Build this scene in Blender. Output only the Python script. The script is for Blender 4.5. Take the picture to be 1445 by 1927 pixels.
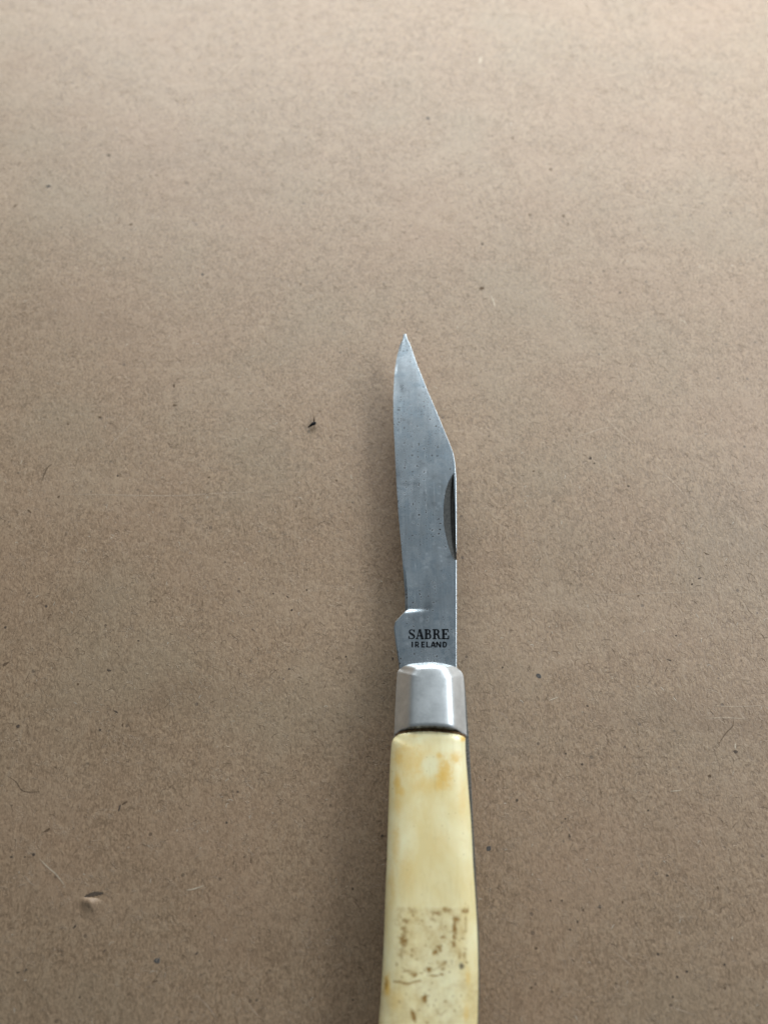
import bpy, bmesh, math, random
import numpy as np
from mathutils import noise as mnoise, Vector

for o in list(bpy.data.objects):
    bpy.data.objects.remove(o)
random.seed(7)
rng = np.random.default_rng(7)
scene = bpy.context.scene
C = scene.collection

# ------------------------------------------------------------------ camera
TH = math.radians(20.0)
DIST = 0.150
FPX = 1448.0                      # focal length in photograph pixels (1445 x 1927)
CAM = Vector((0, -DIST * math.sin(TH), DIST * math.cos(TH)))
cd = bpy.data.cameras.new('camera')
cam = bpy.data.objects.new('camera', cd)
C.objects.link(cam)
cam.location = CAM
cam.rotation_euler = (TH, 0, 0)
cd.sensor_fit = 'VERTICAL'
cd.sensor_height = 34.6
cd.sensor_width = 26.0
cd.lens = 34.6 * FPX / 1927.0
cd.clip_start = 0.005
cd.clip_end = 20
cd.dof.use_dof = True
cd.dof.focus_distance = 0.141
cd.dof.aperture_fstop = 10.0
scene.camera = cam

# ------------------------------------------------------------------ world (dim cool room)
w = bpy.data.worlds.new('World')
scene.world = w
w.use_nodes = True
bg = w.node_tree.nodes['Background']
bg.inputs[0].default_value = (0.80, 0.93, 1.0, 1)
bg.inputs[1].default_value = 0.105

# ------------------------------------------------------------------ lamps
def area_lamp(name, loc, target, sx, sy, power, col):
    ld = bpy.data.lights.new(name, 'AREA')
    ld.shape = 'RECTANGLE'
    ld.size = sx
    ld.size_y = sy
    ld.energy = power
    ld.color = col
    o = bpy.data.objects.new(name, ld)
    C.objects.link(o)
    o.location = loc
    o.rotation_euler = (Vector(target) - Vector(loc)).to_track_quat('-Z', 'Y').to_euler()
    return o
area_lamp('window_light', (0.34, 0.11, 0.235), (0.0, 0.0, 0.0), 0.21, 0.20, 1.5, (0.86, 0.94, 1.0))
area_lamp('far_window_light', (0.02, 0.335, 0.18), (0.0, 0.08, 0.0), 0.56, 0.18, 2.8, (0.92, 0.98, 1.0))

scene.view_settings.view_transform = 'Standard'
scene.view_settings.look = 'None'
scene.view_settings.exposure = 0.0
scene.view_settings.gamma = 1.0
scene.view_settings.use_curve_mapping = False
scene.render.engine = 'CYCLES'

# ------------------------------------------------------------------ helpers
MM = 0.001
_ct, _st = math.cos(TH), math.sin(TH)
def unp(px, py, z):
    """photograph pixel -> point on the horizontal plane at height z (metres)"""
    dx = (px - 722.5) / FPX
    dy = -(py - 963.5) / FPX
    wy = dy * _ct + _st
    wz = dy * _st - _ct
    t = (z - CAM.z) / wz
    return np.array([dx * t, CAM.y + wy * t, z])

def new_obj(name, verts, faces, mat=None, parent=None, smooth=False, origin=(0, 0, 0)):
    me = bpy.data.meshes.new(name)
    v = np.asarray(verts, float) - np.asarray(origin, float)
    me.from_pydata([tuple(p) for p in v], [], [tuple(int(i) for i in f) for f in faces])
    me.update()
    if mat is not None:
        me.materials.append(mat)
    if smooth:
        me.polygons.foreach_set('use_smooth', [True] * len(me.polygons))
    o = bpy.data.objects.new(name, me)
    C.objects.link(o)
    if parent is not None:
        o.parent = parent
    return o

def fix_normals(me):
    bm = bmesh.new(); bm.from_mesh(me)
    bmesh.ops.recalc_face_normals(bm, faces=bm.faces)
    bm.to_mesh(me); bm.free()

def sharpen(me, deg):
    bm = bmesh.new(); bm.from_mesh(me)
    a = math.radians(deg)
    for e in bm.edges:
        e.smooth = not (len(e.link_faces) != 2 or e.calc_face_angle(0) > a)
    for f in bm.faces:
        f.smooth = True
    bm.to_mesh(me); bm.free()

class NT:
    """small node-tree writer"""
    def __init__(self, name):
        self.m = bpy.data.materials.new(name)
        self.m.use_nodes = True
        self.t = self.m.node_tree
        self.b = self.t.nodes['Principled BSDF']
        self.tc = self.t.nodes.new('ShaderNodeTexCoord')
    def n(self, typ, **kw):
        nd = self.t.nodes.new(typ)
        for k, v in kw.items():
            setattr(nd, k, v)
        return nd
    def put(self, sock, v):
        if isinstance(v, bpy.types.NodeSocket):
            self.t.links.new(v, sock)
        elif v is not None:
            sock.default_value = v
    def mapping(self, scale=(1, 1, 1), rot=(0, 0, 0), loc=(0, 0, 0)):
        m = self.n('ShaderNodeMapping')
        m.inputs['Scale'].default_value = scale
        m.inputs['Rotation'].default_value = rot
        m.inputs['Location'].default_value = loc
        self.t.links.new(self.tc.outputs['Object'], m.inputs['Vector'])
        return m.outputs[0]
    def noise(self, scale, detail=3, rough=0.55, dist=0.0, vec=None):
        nd = self.n('ShaderNodeTexNoise')
        nd.inputs['Scale'].default_value = scale
        nd.inputs['Detail'].default_value = detail
        nd.inputs['Roughness'].default_value = rough
        nd.inputs['Distortion'].default_value = dist
        self.t.links.new(vec if vec is not None else self.tc.outputs['Object'], nd.inputs['Vector'])
        return nd.outputs['Fac']
    def voronoi(self, scale, vec=None):
        nd = self.n('ShaderNodeTexVoronoi', voronoi_dimensions='2D')
        nd.inputs['Scale'].default_value = scale
        self.t.links.new(vec if vec is not None else self.tc.outputs['Object'], nd.inputs['Vector'])
        return nd.outputs['Distance'], nd.outputs['Color']
    def math(self, op, a, b=None, clamp=False):
        nd = self.n('ShaderNodeMath', operation=op)
        nd.use_clamp = clamp
        self.put(nd.inputs[0], a)
        if b is not None:
            self.put(nd.inputs[1], b)
        return nd.outputs[0]
    def rng(self, v, a, b, c=0.0, d=1.0):
        nd = self.n('ShaderNodeMapRange')
        self.put(nd.inputs['Value'], v)
        for k, x in (('From Min', a), ('From Max', b), ('To Min', c), ('To Max', d)):
            self.put(nd.inputs[k], x)
        return nd.outputs['Result']
    def mix(self, fac, a, b, blend='MIX'):
        nd = self.n('ShaderNodeMix', data_type='RGBA', blend_type=blend)
        self.put(nd.inputs[0], fac)
        self.put(nd.inputs[6], a if isinstance(a, bpy.types.NodeSocket) else (*a, 1))
        self.put(nd.inputs[7], b if isinstance(b, bpy.types.NodeSocket) else (*b, 1))
        return nd.outputs[2]
    def attr(self, name):
        nd = self.n('ShaderNodeAttribute', attribute_name=name)
        return nd.outputs['Fac']
    def bump(self, h, strength, dist):
        nd = self.n('ShaderNodeBump')
        nd.inputs['Strength'].default_value = strength
        nd.inputs['Distance'].default_value = dist
        self.t.links.new(h, nd.inputs['Height'])
        self.t.links.new(nd.outputs[0], self.b.inputs['Normal'])
    def set(self, **kw):
        names = dict(color='Base Color', rough='Roughness', metal='Metallic', spec='Specular IOR Level',
                     coat='Coat Weight', coatr='Coat Roughness', sss='Subsurface Weight',
                     sssr='Subsurface Radius', ssss='Subsurface Scale', sheen='Sheen Weight', sheenr='Sheen Roughness')
        for k, v in kw.items():
            if k == 'color' and not isinstance(v, bpy.types.NodeSocket):
                v = (*v, 1)
            self.put(self.b.inputs[names[k]], v)
        return self.m

# ------------------------------------------------------------------ materials
def mat_cardboard():
    T = NT('kraft_cardboard')
    st = T.mapping(scale=(1.0, 0.62, 1.0))
    fine = T.noise(2600, 3, 0.6, 0.6, st)
    mid = T.noise(950, 4, 0.6, 0.8, st)
    big = T.noise(95, 3, 0.5)
    hue = T.noise(38, 3, 0.5, 0.0, T.mapping(loc=(0.3, 0.1, 0)))
    ln1 = T.noise(520, 2, 0.5, 1.6, T.mapping(loc=(0.9, 0.2, 0)))
    ln2 = T.noise(700, 2, 0.5, 1.4, T.mapping(loc=(0.1, 0.7, 0)))
    d1 = T.math('ABSOLUTE', T.math('SUBTRACT', ln1, 0.5))
    dark = T.rng(d1, 0.0, 0.022, 1.0, 0.0)
    brk = T.rng(T.noise(420, 2), 0.5, 0.62)
    dark = T.math('MULTIPLY', dark, brk)
    d2 = T.math('ABSOLUTE', T.math('SUBTRACT', ln2, 0.5))
    pale = T.math('MULTIPLY', T.rng(d2, 0.0, 0.020, 1.0, 0.0), T.rng(T.noise(360, 2, 0.5, 0, T.mapping(loc=(.5, .5, 0))), 0.52, 0.64))
    c = T.mix(T.rng(fine, 0.32, 0.68), (0.205, 0.144, 0.096), (0.460, 0.342, 0.242))
    c = T.mix(T.math('MULTIPLY', T.rng(mid, 0.5, 0.68), 0.6), c, (0.430, 0.338, 0.252))
    c = T.mix(T.math('MULTIPLY', T.rng(mid, 0.46, 0.30), 0.55), c, (0.215, 0.150, 0.100))
    c = T.mix(T.math('MULTIPLY', T.rng(big, 0.40, 0.66), 0.20), c, (0.400, 0.312, 0.235))
    c = T.mix(T.math('MULTIPLY', T.rng(hue, 0.50, 0.68), 0.28), c, (0.390, 0.268, 0.190))
    c = T.mix(T.math('MULTIPLY', T.rng(hue, 0.48, 0.32), 0.30), c, (0.330, 0.285, 0.215))
    scuff = T.noise(26, 5, 0.62, 0.5, T.mapping(scale=(0.7, 1.6, 1), loc=(2.2, 0.4, 0)))
    c = T.mix(T.math('MULTIPLY', T.rng(scuff, 0.54, 0.70), 0.42), c, (0.470, 0.372, 0.285))
    c = T.mix(T.math('MULTIPLY', T.rng(scuff, 0.44, 0.30), 0.34), c, (0.235, 0.162, 0.108))
    c = T.mix(T.math('MULTIPLY', dark, 0.38), c, (0.12, 0.08, 0.05))
    c = T.mix(T.math('MULTIPLY', pale, 0.30), c, (0.55, 0.46, 0.36))
    # tiny dark bark specks pressed into the pulp
    vd, vc = T.voronoi(330)
    sep = T.n('ShaderNodeSeparateColor')
    T.t.links.new(vc, sep.inputs[0])
    keep = T.math('GREATER_THAN', sep.outputs[0], 0.94)
    size = T.rng(sep.outputs[1], 0, 1, 0.03, 0.11)
    dot = T.math('MULTIPLY', T.math('LESS_THAN', vd, size), keep)
    c = T.mix(T.math('MULTIPLY', dot, 0.6), c, (0.075, 0.052, 0.038))
    c = T.mix(1.0, c, (0.755, 0.685, 0.595), 'MULTIPLY')
    h = T.math('ADD', T.math('MULTIPLY', fine, 0.5), T.math('ADD', mid, T.math('MULTIPLY', big, 1.2)))
    h = T.math('ADD', h, T.math('MULTIPLY', pale, 0.35))
    T.bump(h, 0.8, 0.00014)
    return T.set(color=c, rough=0.54, spec=0.60)

def mat_plain(name, col, rough=0.8, metal=0.0, spec=0.3, var=0.25, scale=3000):
    T = NT(name)
    f = T.rng(T.noise(scale, 3), 0.35, 0.65, 1 - var, 1 + var)
    nd = T.n('ShaderNodeVectorMath', operation='SCALE')
    nd.inputs[0].default_value = col
    T.t.links.new(f, nd.inputs['Scale'])
    return T.set(color=nd.outputs[0], rough=rough, metal=metal, spec=spec)

def mat_blade():
    T = NT('worn_blade_steel')
    stk = T.mapping(scale=(1.0, 0.035, 1.0))
    streak = T.noise(4200, 2, 0.5, 0, stk)
    streak2 = T.noise(900, 3, 0.6, 0, T.mapping(scale=(1, 0.10, 1)))
    blot = T.noise(330, 5, 0.65, 0.4)
    fine = T.noise(2400, 3, 0.6)
    c = T.mix(T.rng(blot, 0.40, 0.58), (0.34, 0.40, 0.45), (0.80, 0.87, 0.93))
    pat = T.noise(75, 4, 0.6, 0.6, T.mapping(scale=(1, 0.55, 1), loc=(0.2, 0.6, 0)))
    c = T.mix(T.math('MULTIPLY', T.rng(pat, 0.56, 0.40), 0.5), c, (0.30, 0.35, 0.39))
    c = T.mix(T.math('MULTIPLY', T.rng(streak2, 0.45, 0.62), 0.32), c, (0.36, 0.41, 0.45))
    c = T.mix(T.math('MULTIPLY', T.rng(streak, 0.50, 0.75), 0.35), c, (0.62, 0.65, 0.67))
    c = T.mix(T.math('MULTIPLY', T.rng(fine, 0.55, 0.75), 0.25), c, (0.26, 0.29, 0.32))
    # pitting
    cover = T.rng(T.noise(170, 2), 0.36, 0.48)
    pit_all = None
    for sc, lim in ((800, 0.70), (1500, 0.66), (2600, 0.7)):
        nz = T.n('ShaderNodeTexNoise'); nz.inputs['Scale'].default_value = 2600
        T.t.links.new(T.tc.outputs['Object'], nz.inputs['Vector'])
        va = T.n('ShaderNodeVectorMath', operation='SCALE'); va.inputs['Scale'].default_value = 0.0005
        T.t.links.new(nz.outputs['Color'], va.inputs[0])
        vb = T.n('ShaderNodeVectorMath', operation='ADD')
        T.t.links.new(T.tc.outputs['Object'], vb.inputs[0]); T.t.links.new(va.outputs[0], vb.inputs[1])
        vd, vc = T.voronoi(sc, vb.outputs[0])
        sep = T.n('ShaderNodeSeparateColor')
        T.t.links.new(vc, sep.inputs[0])
        keep = T.math('MULTIPLY', T.math('GREATER_THAN', sep.outputs[0], lim), cover)
        p = T.math('MULTIPLY', T.rng(vd, T.rng(sep.outputs[1], 0, 1, 0.15, 0.36), 0.06, 0.0, 1.0), keep)
        pit_all = p if pit_all is None else T.math('MAXIMUM', pit_all, p)
    c = T.mix(T.math('MULTIPLY', pit_all, 1.0, True), c, (0.035, 0.033, 0.032))
    # long fine scratches
    sc1 = T.noise(150, 1, 0.5, 0.0, T.mapping(scale=(6, 0.22, 1), rot=(0, 0, 0.05)))
    s = T.rng(T.math('ABSOLUTE', T.math('SUBTRACT', sc1, 0.56)), 0, 0.006, 1, 0)
    c = T.mix(T.math('MULTIPLY', s, 0.45), c, (0.75, 0.78, 0.8))
    r = T.rng(blot, 0.3, 0.7, 0.40, 0.26)
    r = T.math('ADD', r, T.math('MULTIPLY', pit_all, 0.3))
    h = T.math('ADD', T.math('MULTIPLY', streak, 0.4), T.math('SUBTRACT', T.math('MULTIPLY', fine, 0.3), T.math('MULTIPLY', pit_all, 0.25)))
    T.bump(h, 0.25, 0.00004)
    return T.set(color=c, rough=r, metal=1.0)

def mat_bolster():
    T = NT('nickel_silver')
    fine = T.noise(5200, 3, 0.6)
    blot = T.noise(420, 4, 0.6)
    c = T.mix(T.rng(blot, 0.35, 0.65), (0.74, 0.76, 0.765), (0.90, 0.92, 0.925))
    c = T.mix(T.math('MULTIPLY', T.rng(fine, 0.55, 0.75), 0.3), c, (0.42, 0.42, 0.40))
    sc = T.noise(260, 1, 0.5, 0.0, T.mapping(scale=(3, 0.3, 1), rot=(0, 0, 0.65)))
    s = T.rng(T.math('ABSOLUTE', T.math('SUBTRACT', sc, 0.55)), 0, 0.005, 1, 0)
    c = T.mix(T.math('MULTIPLY', s, 0.5), c, (0.85, 0.86, 0.86))
    # dark reflection along the joint edge, painted in as brown
    g = T.attr('joint_dark')
    c = T.mix(g, c, (0.055, 0.035, 0.02))
    r = T.rng(fine, 0.3, 0.7, 0.40, 0.52)
    r = T.math('ADD', r, T.math('MULTIPLY', g, 0.3), True)
    T.bump(T.math('ADD', fine, T.math('MULTIPLY', blot, 0.6)), 0.16, 0.00003)
    return T.set(color=c, rough=r, metal=T.math('SUBTRACT', 1.0, T.math('MULTIPLY', g, 0.8)))

def mat_bone():
    T = NT('yellowed_bone')
    lo = T.noise(150, 4, 0.55, 0.3, T.mapping(scale=(1, 0.6, 1)))
    mid = T.noise(620, 4, 0.6)
    fine = T.noise(2600, 3, 0.6)
    c = T.mix(T.rng(lo, 0.36, 0.64), (0.76, 0.62, 0.31), (0.86, 0.78, 0.49))
    c = T.mix(T.math('MULTIPLY', T.rng(mid, 0.52, 0.74), 0.35), c, (0.70, 0.56, 0.26))
    c = T.mix(T.math('MULTIPLY', T.attr('tan'), T.rng(mid, 0.30, 0.66, 0.35, 1.0)), c, (0.50, 0.35, 0.14))
    c = T.mix(T.math('MULTIPLY', T.attr('amber'), T.rng(mid, 0.3, 0.62, 0.8, 1.15), True), c, (0.74, 0.46, 0.10))
    c = T.mix(T.attr('pale'), c, (0.80, 0.74, 0.47))
    b = T.math('MULTIPLY', T.attr('brown'), T.rng(fine, 0.30, 0.55, 0.7, 1.15), True)
    c = T.mix(b, c, (0.27, 0.14, 0.025))
    c = T.mix(T.attr('black'), c, (0.045, 0.028, 0.018))
    grain = T.noise(1500, 3, 0.6, 0.3, T.mapping(scale=(1.0, 0.12, 1.0)))
    c = T.mix(T.math('MULTIPLY', T.rng(grain, 0.55, 0.72), 0.22), c, (0.56, 0.43, 0.19))
    hair = T.noise(240, 1, 0.5, 0.0, T.mapping(scale=(3, 0.3, 1), rot=(0, 0, -0.5)))
    hs_ = T.rng(T.math('ABSOLUTE', T.math('SUBTRACT', hair, 0.56)), 0, 0.004, 1, 0)
    c = T.mix(T.math('MULTIPLY', hs_, 0.22), c, (0.50, 0.38, 0.18))
    vd, vc = T.voronoi(900)
    sep = T.n('ShaderNodeSeparateColor')
    T.t.links.new(vc, sep.inputs[0])
    dot = T.math('MULTIPLY', T.math('GREATER_THAN', sep.outputs[0], 0.93), T.rng(vd, 0.16, 0.04))
    c = T.mix(T.math('MULTIPLY', dot, 0.35), c, (0.36, 0.25, 0.09))
    h = T.math('ADD', lo, T.math('SUBTRACT', T.math('ADD', T.math('MULTIPLY', grain, 0.2), T.math('MULTIPLY', mid, 0.35)), T.math('MULTIPLY', T.attr('brown'), 0.5)))
    T.bump(h, 0.22, 0.0001)
    return T.set(color=c, rough=T.rng(mid, 0.3, 0.7, 0.34, 0.46), spec=0.5, coat=0.4, coatr=0.12,
                 sss=0.18, sssr=(1.0, 0.75, 0.4), ssss=0.0012)

M = dict(card=mat_cardboard(), blade=mat_blade(), bolster=mat_bolster(), bone=mat_bone(),
         liner=mat_plain('dull_liner_steel', (0.30, 0.29, 0.27), 0.42, 1.0, var=0.3),
         spring=mat_plain('backspring_steel', (0.34, 0.345, 0.35), 0.4, 1.0, var=0.25),
         spine=mat_plain('spine_steel', (0.46, 0.50, 0.53), 0.45, 1.0, var=0.2),
         stamp=mat_plain('blackened_stamp', (0.007, 0.008, 0.010), 0.8, 0.0, 0.08),
         rust=mat_plain('rusty_recess', (0.026, 0.025, 0.022), 0.6, 0.2, 0.3, 0.55, 3200),
         joint_dark=mat_plain('joint_brown', (0.13, 0.075, 0.035), 0.75, 0.0, 0.2, 0.5),
         fleck=mat_plain('bark_fleck', (0.082, 0.060, 0.045), 0.8, 0.0, 0.2),
         fleck2=mat_plain('grey_fleck', (0.085, 0.076, 0.070), 0.8, 0.0, 0.2),
         fleck3=mat_plain('brown_fleck', (0.112, 0.073, 0.045), 0.8, 0.0, 0.2),
         pale=mat_plain('pale_fibre', (0.430, 0.345, 0.255), 0.6, 0.0, 0.4),
         tanf=mat_plain('tan_fibre', (0.345, 0.255, 0.180), 0.6, 0.0, 0.4),
         darkf=mat_plain('dark_fibre', (0.136, 0.092, 0.059), 0.75, 0.0, 0.2),
         white=mat_plain('white_fibre', (0.62, 0.56, 0.47), 0.5, 0.0, 0.5))

# ------------------------------------------------------------------ cardboard sheet
HS = 0.36                       # half size
NG = 180
gx = np.linspace(-HS, HS, NG + 1)
X, Y = np.meshgrid(gx, gx + 0.03)
rough_h = np.array([mnoise.noise(Vector((x * 22, y * 14, 3.1))) + 0.5 * mnoise.noise(Vector((x * 60, y * 45, 8.1)))
                    for x, y in zip(X.ravel(), Y.ravel())])
band_h = np.array([mnoise.noise(Vector((x * 6, y * 38, 12.7))) for x, y in zip(X.ravel(), Y.ravel())])
Z = -0.00005 - 0.00008 * (1 - np.clip(rough_h, -1, 1)) - 0.00042 * (1 - np.clip(band_h, -1, 1)) * 0.5
verts = np.stack([X.ravel(), Y.ravel(), Z], 1)
W1 = NG + 1
faces = [(j * W1 + i, j * W1 + i + 1, (j + 1) * W1 + i + 1, (j + 1) * W1 + i) for j in range(NG) for i in range(NG)]
card = new_obj('cardboard_sheet', verts, faces, M['card'], smooth=True)
card['kind'] = 'structure'
card['label'] = 'plain brown kraft cardboard sheet under the knife, flecked and scuffed'
# fluting and lower liner of the corrugated board
nf = 720
fx = np.linspace(-HS, HS, nf + 1)
fv, ff = [], []
for i, x in enumerate(fx):
    z = -0.0019 + 0.0012 * math.sin(x * 2 * math.pi / 0.0075)
    fv += [(x, -HS + 0.03, z), (x, HS + 0.03, z)]
for i in range(nf):
    ff.append((2 * i, 2 * i + 2, 2 * i + 3, 2 * i + 1))
new_obj('fluting', fv, ff, M['card'], card, True)
a, b = -HS, HS
lv = [(a, a + .03, -.0034), (b, a + .03, -.0034), (b, b + .03, -.0034), (a, b + .03, -.0034),
      (a, a + .03, -.0037), (b, a + .03, -.0037), (b, b + .03, -.0037), (a, b + .03, -.0037)]
new_obj('lower_liner', lv, [(0, 1, 2, 3), (7, 6, 5, 4), (0, 4, 5, 1), (1, 5, 6, 2), (2, 6, 7, 3), (3, 7, 4, 0)], M['card'], card)
def ground_z(x, y):
    i = min(max((x + HS) / (2 * HS) * NG, 0), NG - 1e-6)
    j = min(max((y - 0.03 + HS) / (2 * HS) * NG, 0), NG - 1e-6)
    i0, j0 = int(i), int(j)
    fi, fj = i - i0, j - j0
    g = Z.reshape(W1, W1)
    return (g[j0, i0] * (1 - fi) * (1 - fj) + g[j0, i0 + 1] * fi * (1 - fj) + g[j0 + 1, i0] * (1 - fi) * fj + g[j0 + 1, i0 + 1] * fi * fj)

# ------------------------------------------------------------------ knife: outlines traced from the photograph
ZB0, ZB1 = 3.85 * MM, 5.75 * MM          # blade / backspring layer
ZL = 6.35 * MM                           # top of upper liner
ZTOP = 9.45 * MM
base = unp(800, 1560, 0)
knife = bpy.data.objects.new('pocket_knife', None)
C.objects.link(knife)
knife.location = tuple(base)
knife['label'] = 'open pocket knife with yellowed bone handle lying on brown cardboard'
knife['category'] = 'pocket knife'
KO = base

def poly(pxs, z):
    return np.array([unp(x, y, z)[:2] for x, y in pxs])
def interp_y(pts):
    """x as a function of y, for a monotone outline"""
    p = pts[np.argsort(pts[:, 1])]
    return lambda y: np.interp(y, p[:, 1], p[:, 0])
def smooth_pts(p, n):
    """Catmull-Rom resample of a polyline, even in arc length"""
    p = np.asarray(p, float)
    q = np.vstack([2 * p[0] - p[1], p, 2 * p[-1] - p[-2]])
    out = []
    for i in range(1, len(q) - 2):
        for t in np.linspace(0, 1, 12, endpoint=False):
            a0, a1, a2, a3 = q[i - 1], q[i], q[i + 1], q[i + 2]
            out.append(0.5 * ((2 * a1) + (-a0 + a2) * t + (2 * a0 - 5 * a1 + 4 * a2 - a3) * t * t + (-a0 + 3 * a1 - 3 * a2 + a3) * t ** 3))
    out.append(p[-1])
    out = np.array(out)
    s = np.concatenate([[0], np.cumsum(np.linalg.norm(np.diff(out, axis=0), axis=1))])
    u = np.linspace(0, s[-1], n)
    return np.stack([np.interp(u, s, out[:, k]) for k in range(out.shape[1])], 1)

# ---- blade
edge_px = [(761, 631), (757, 640), (752.4, 650), (746, 675), (742, 704), (740, 745), (740, 787), (742.5, 839), (745.5, 901), (749.5, 967),
           (754.5, 1022), (759.5, 1084), (762, 1118), (762.3, 1149), (759, 1155), (751, 1163.5), (743.5, 1172), (741, 1182),
           (744, 1209), (750, 1246), (753, 1290), (756, 1330)]
spine_px = [(761, 631), (767, 636), (772, 645.7), (784.6, 683), (805, 735), (826, 785), (846.8, 836.7), (853, 853), (856, 870),
            (858.4, 901), (859, 960), (859, 1100), (859, 1250), (859, 1330)]
ed = poly(edge_px, 0.5 * (ZB0 + ZB1))
sp = poly(spine_px, ZB1)
tip = unp(761, 631, 0.5 * (ZB0 + ZB1))[:2]
ed[0] = tip + np.array([-0.00028, 0]); sp[0] = tip + np.array([0.00034, 0])
fl, fr = interp_y(ed), interp_y(sp)
y_tip = tip[1]
y_end = ed[-1, 1]
y_pl = unp(761, 1151, 5 * MM)[1]           # plunge line
ys = sorted(set(list(y_tip - np.array([0.00003, 0.0002, 0.0005, 0.0009])) + list(np.linspace(y_tip - 0.0014, y_end, 90)) +
                list(np.linspace(y_pl - 0.0018, y_pl + 0.0022, 22)) +
                [p for p in list(ed[1:, 1]) + list(sp[1:, 1]) if y_end <= p < y_tip - 0.0001]), reverse=True)
zc = 0.5 * (ZB0 + ZB1)
hz = 0.5 * (ZB1 - ZB0)
def sstep(a, b, x):
    t = min(max((x - a) / (b - a), 0), 1)
    return t * t * (3 - 2 * t)
bv, bf = [], []
NS = 0
rings = []
for y in ys:
    l, r = float(fl(y)), float(fr(y))
    wd = max(r - l, 1e-5)
    ric = 1 - sstep(y_pl - 0.0007, y_pl + 0.0005, y)      # 1 on the ricasso
    taper = 0.62 + 0.38 * sstep(y_tip, y_tip - 0.025, y)   # distal taper
    hs = hz * taper
    e0 = 0.10 + 0.55 * (1 - sstep(y_pl, y_pl + 0.012, y)) + 0.55 * sstep(y_tip - 0.014, y_tip - 0.001, y)
    he_b = hs * e0                             # thin at the cutting edge
    he = he_b * (1 - ric) + hs * 0.97 * ric
    ch = min(0.00010 + 0.00002 * mnoise.noise(Vector((0, y * 300, 0))) + 0.00012 * sstep(y_tip - 0.004, y_tip, y), wd * 0.25)
    che = 0.00015
    prof = []
    # top from edge to spine: micro bevel, flat grind, spine chamfer
    bevel = min(0.00045, wd * 0.2)
    hb = (hs * (e0 + (1 - e0) * min(1, bevel / max(wd * 0.93, 1e-6)) ** 0.9)) * (1 - ric) + hs * ric
    prof.append((l, he * (0.35 * (1 - ric) + 0.9 * ric)))
    prof.append((l + (bevel * (1 - ric) + che * ric), hb))
    for t in (0.12, 0.25, 0.38, 0.5, 0.62, 0.75, 0.88):
        x = l + bevel + (wd - bevel - ch) * t
        hh = hb + (hs - hb) * min(1, t / (0.5 + 0.30 * sstep(y_pl, y_pl + 0.02, y)))
        prof.append((x, hh * (1 - ric) + hs * ric))
    prof.append((r - ch, hs))
    prof.append((r - ch * 0.30, hs - ch * 0.35))
    prof.append((r, hs - ch * 1.1))
    ring = [(x, y, zc + h) for x, h in prof] + [(x, y, zc - h) for x, h in reversed(prof)]
    rings.append(ring)
n = len(rings[0])
V = [p for rg in rings for p in rg]
F = []
for k in range(len(rings) - 1):
    for i in range(n):
        F.append((k * n + i, k * n + (i + 1) % n, (k + 1) * n + (i + 1) % n, (k + 1) * n + i))
F.append(tuple(range(n)))
F.append(tuple(reversed([(len(rings) - 1) * n + i for i in range(n)])))
blade = new_obj('blade', V, F, M['blade'], knife, origin=KO)
blade.data.materials.append(M['spine'])
for k_, p_ in enumerate(blade.data.polygons):
    if k_ < (len(rings) - 1) * n and k_ % n in (9, 10):
        p_.material_index = 1
fix_normals(blade.data)

# ---- cutters: nail nick and the tang stamp
def boolean_cut(target, cutter, use_self):
    m = target.modifiers.new('cut', 'BOOLEAN')
    m.operation = 'DIFFERENCE'
    m.object = cutter
    m.solver = 'EXACT'
    m.use_self = use_self
    try:
        m.material_mode = 'TRANSFER'
    except Exception:
        pass
    bpy.context.view_layer.update()
    dg = bpy.context.evaluated_depsgraph_get()
    me = bpy.data.meshes.new_from_object(target.evaluated_get(dg))
    target.modifiers.clear()
    old = target.data
    if len(me.polygons) > 0.7 * len(old.polygons):
        target.data = me
        me.name = old.name
    bpy.data.objects.remove(cutter)

nick_px = [(854.5, 890.7), (850, 896), (844.8, 905), (840, 917), (836.5, 932), (834.4, 950), (834, 968), (834.6, 985), (836.7, 999), (839.5, 1012), (843, 1025), (848, 1040), (854.5, 1054)]
nk = smooth_pts([unp(x, y, ZB1)[:2] for x, y in nick_px], 41)
xr_n = unp(855.3, 970, ZB1)[0]
rg = []
for i, (x, y) in enumerate(nk):
    xr = max(xr_n, x + 0.00004)
    wd = xr - x
    dep = 0.00078 * min(1, wd / 0.0016) + 0.00003
    xm = x + wd * 0.66
    xm2 = x + wd * 0.70
    z0 = ZB1
    rg.append([(x - 0.00009, y, z0 + .0005), (x - 0.00009, y, z0 + .00001), (x + 0.00002, y, z0 - .00010), (xm, y, z0 - .0001 - dep * 0.55), (xm2, y, z0 - .0001 - dep), (xr + .0001, y, z0 - .0001 - dep), (xr + .0001, y, z0 + .0005)])
n = 7
V = [p for r_ in rg for p in r_]
F = [(k * n + i, k * n + (i + 1) % n, (k + 1) * n + (i + 1) % n, (k + 1) * n + i) for k in range(len(rg) - 1) for i in range(n)]
F += [tuple(range(n)), tuple(reversed([(len(rg) - 1) * n + i for i in range(n)]))]
cut = new_obj('cutter', V, F, M['rust'], knife, origin=KO)
cut.data.materials.append(M['blade'])
for k_, p_ in enumerate(cut.data.polygons):
    p_.material_index = 1 if (k_ < (len(rg) - 1) * n and k_ % n == 1) else 0
fix_normals(cut.data)
boolean_cut(blade, cut, False)

# lettering, drawn as strokes (coordinates: an 8x enlargement of the stamp, origin at pixel 720,1100)
def arc(cx, cy, rx, ry, a0, a1, n=9):
    return [(cx + rx * math.cos(math.radians(t)), cy + ry * math.sin(math.radians(t))) for t in np.linspace(a0, a1, n)]
ST = []
def stroke(pts, w):
    ST.append((pts, w if isinstance(w, (list, tuple)) else [w] * len(pts)))
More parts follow.
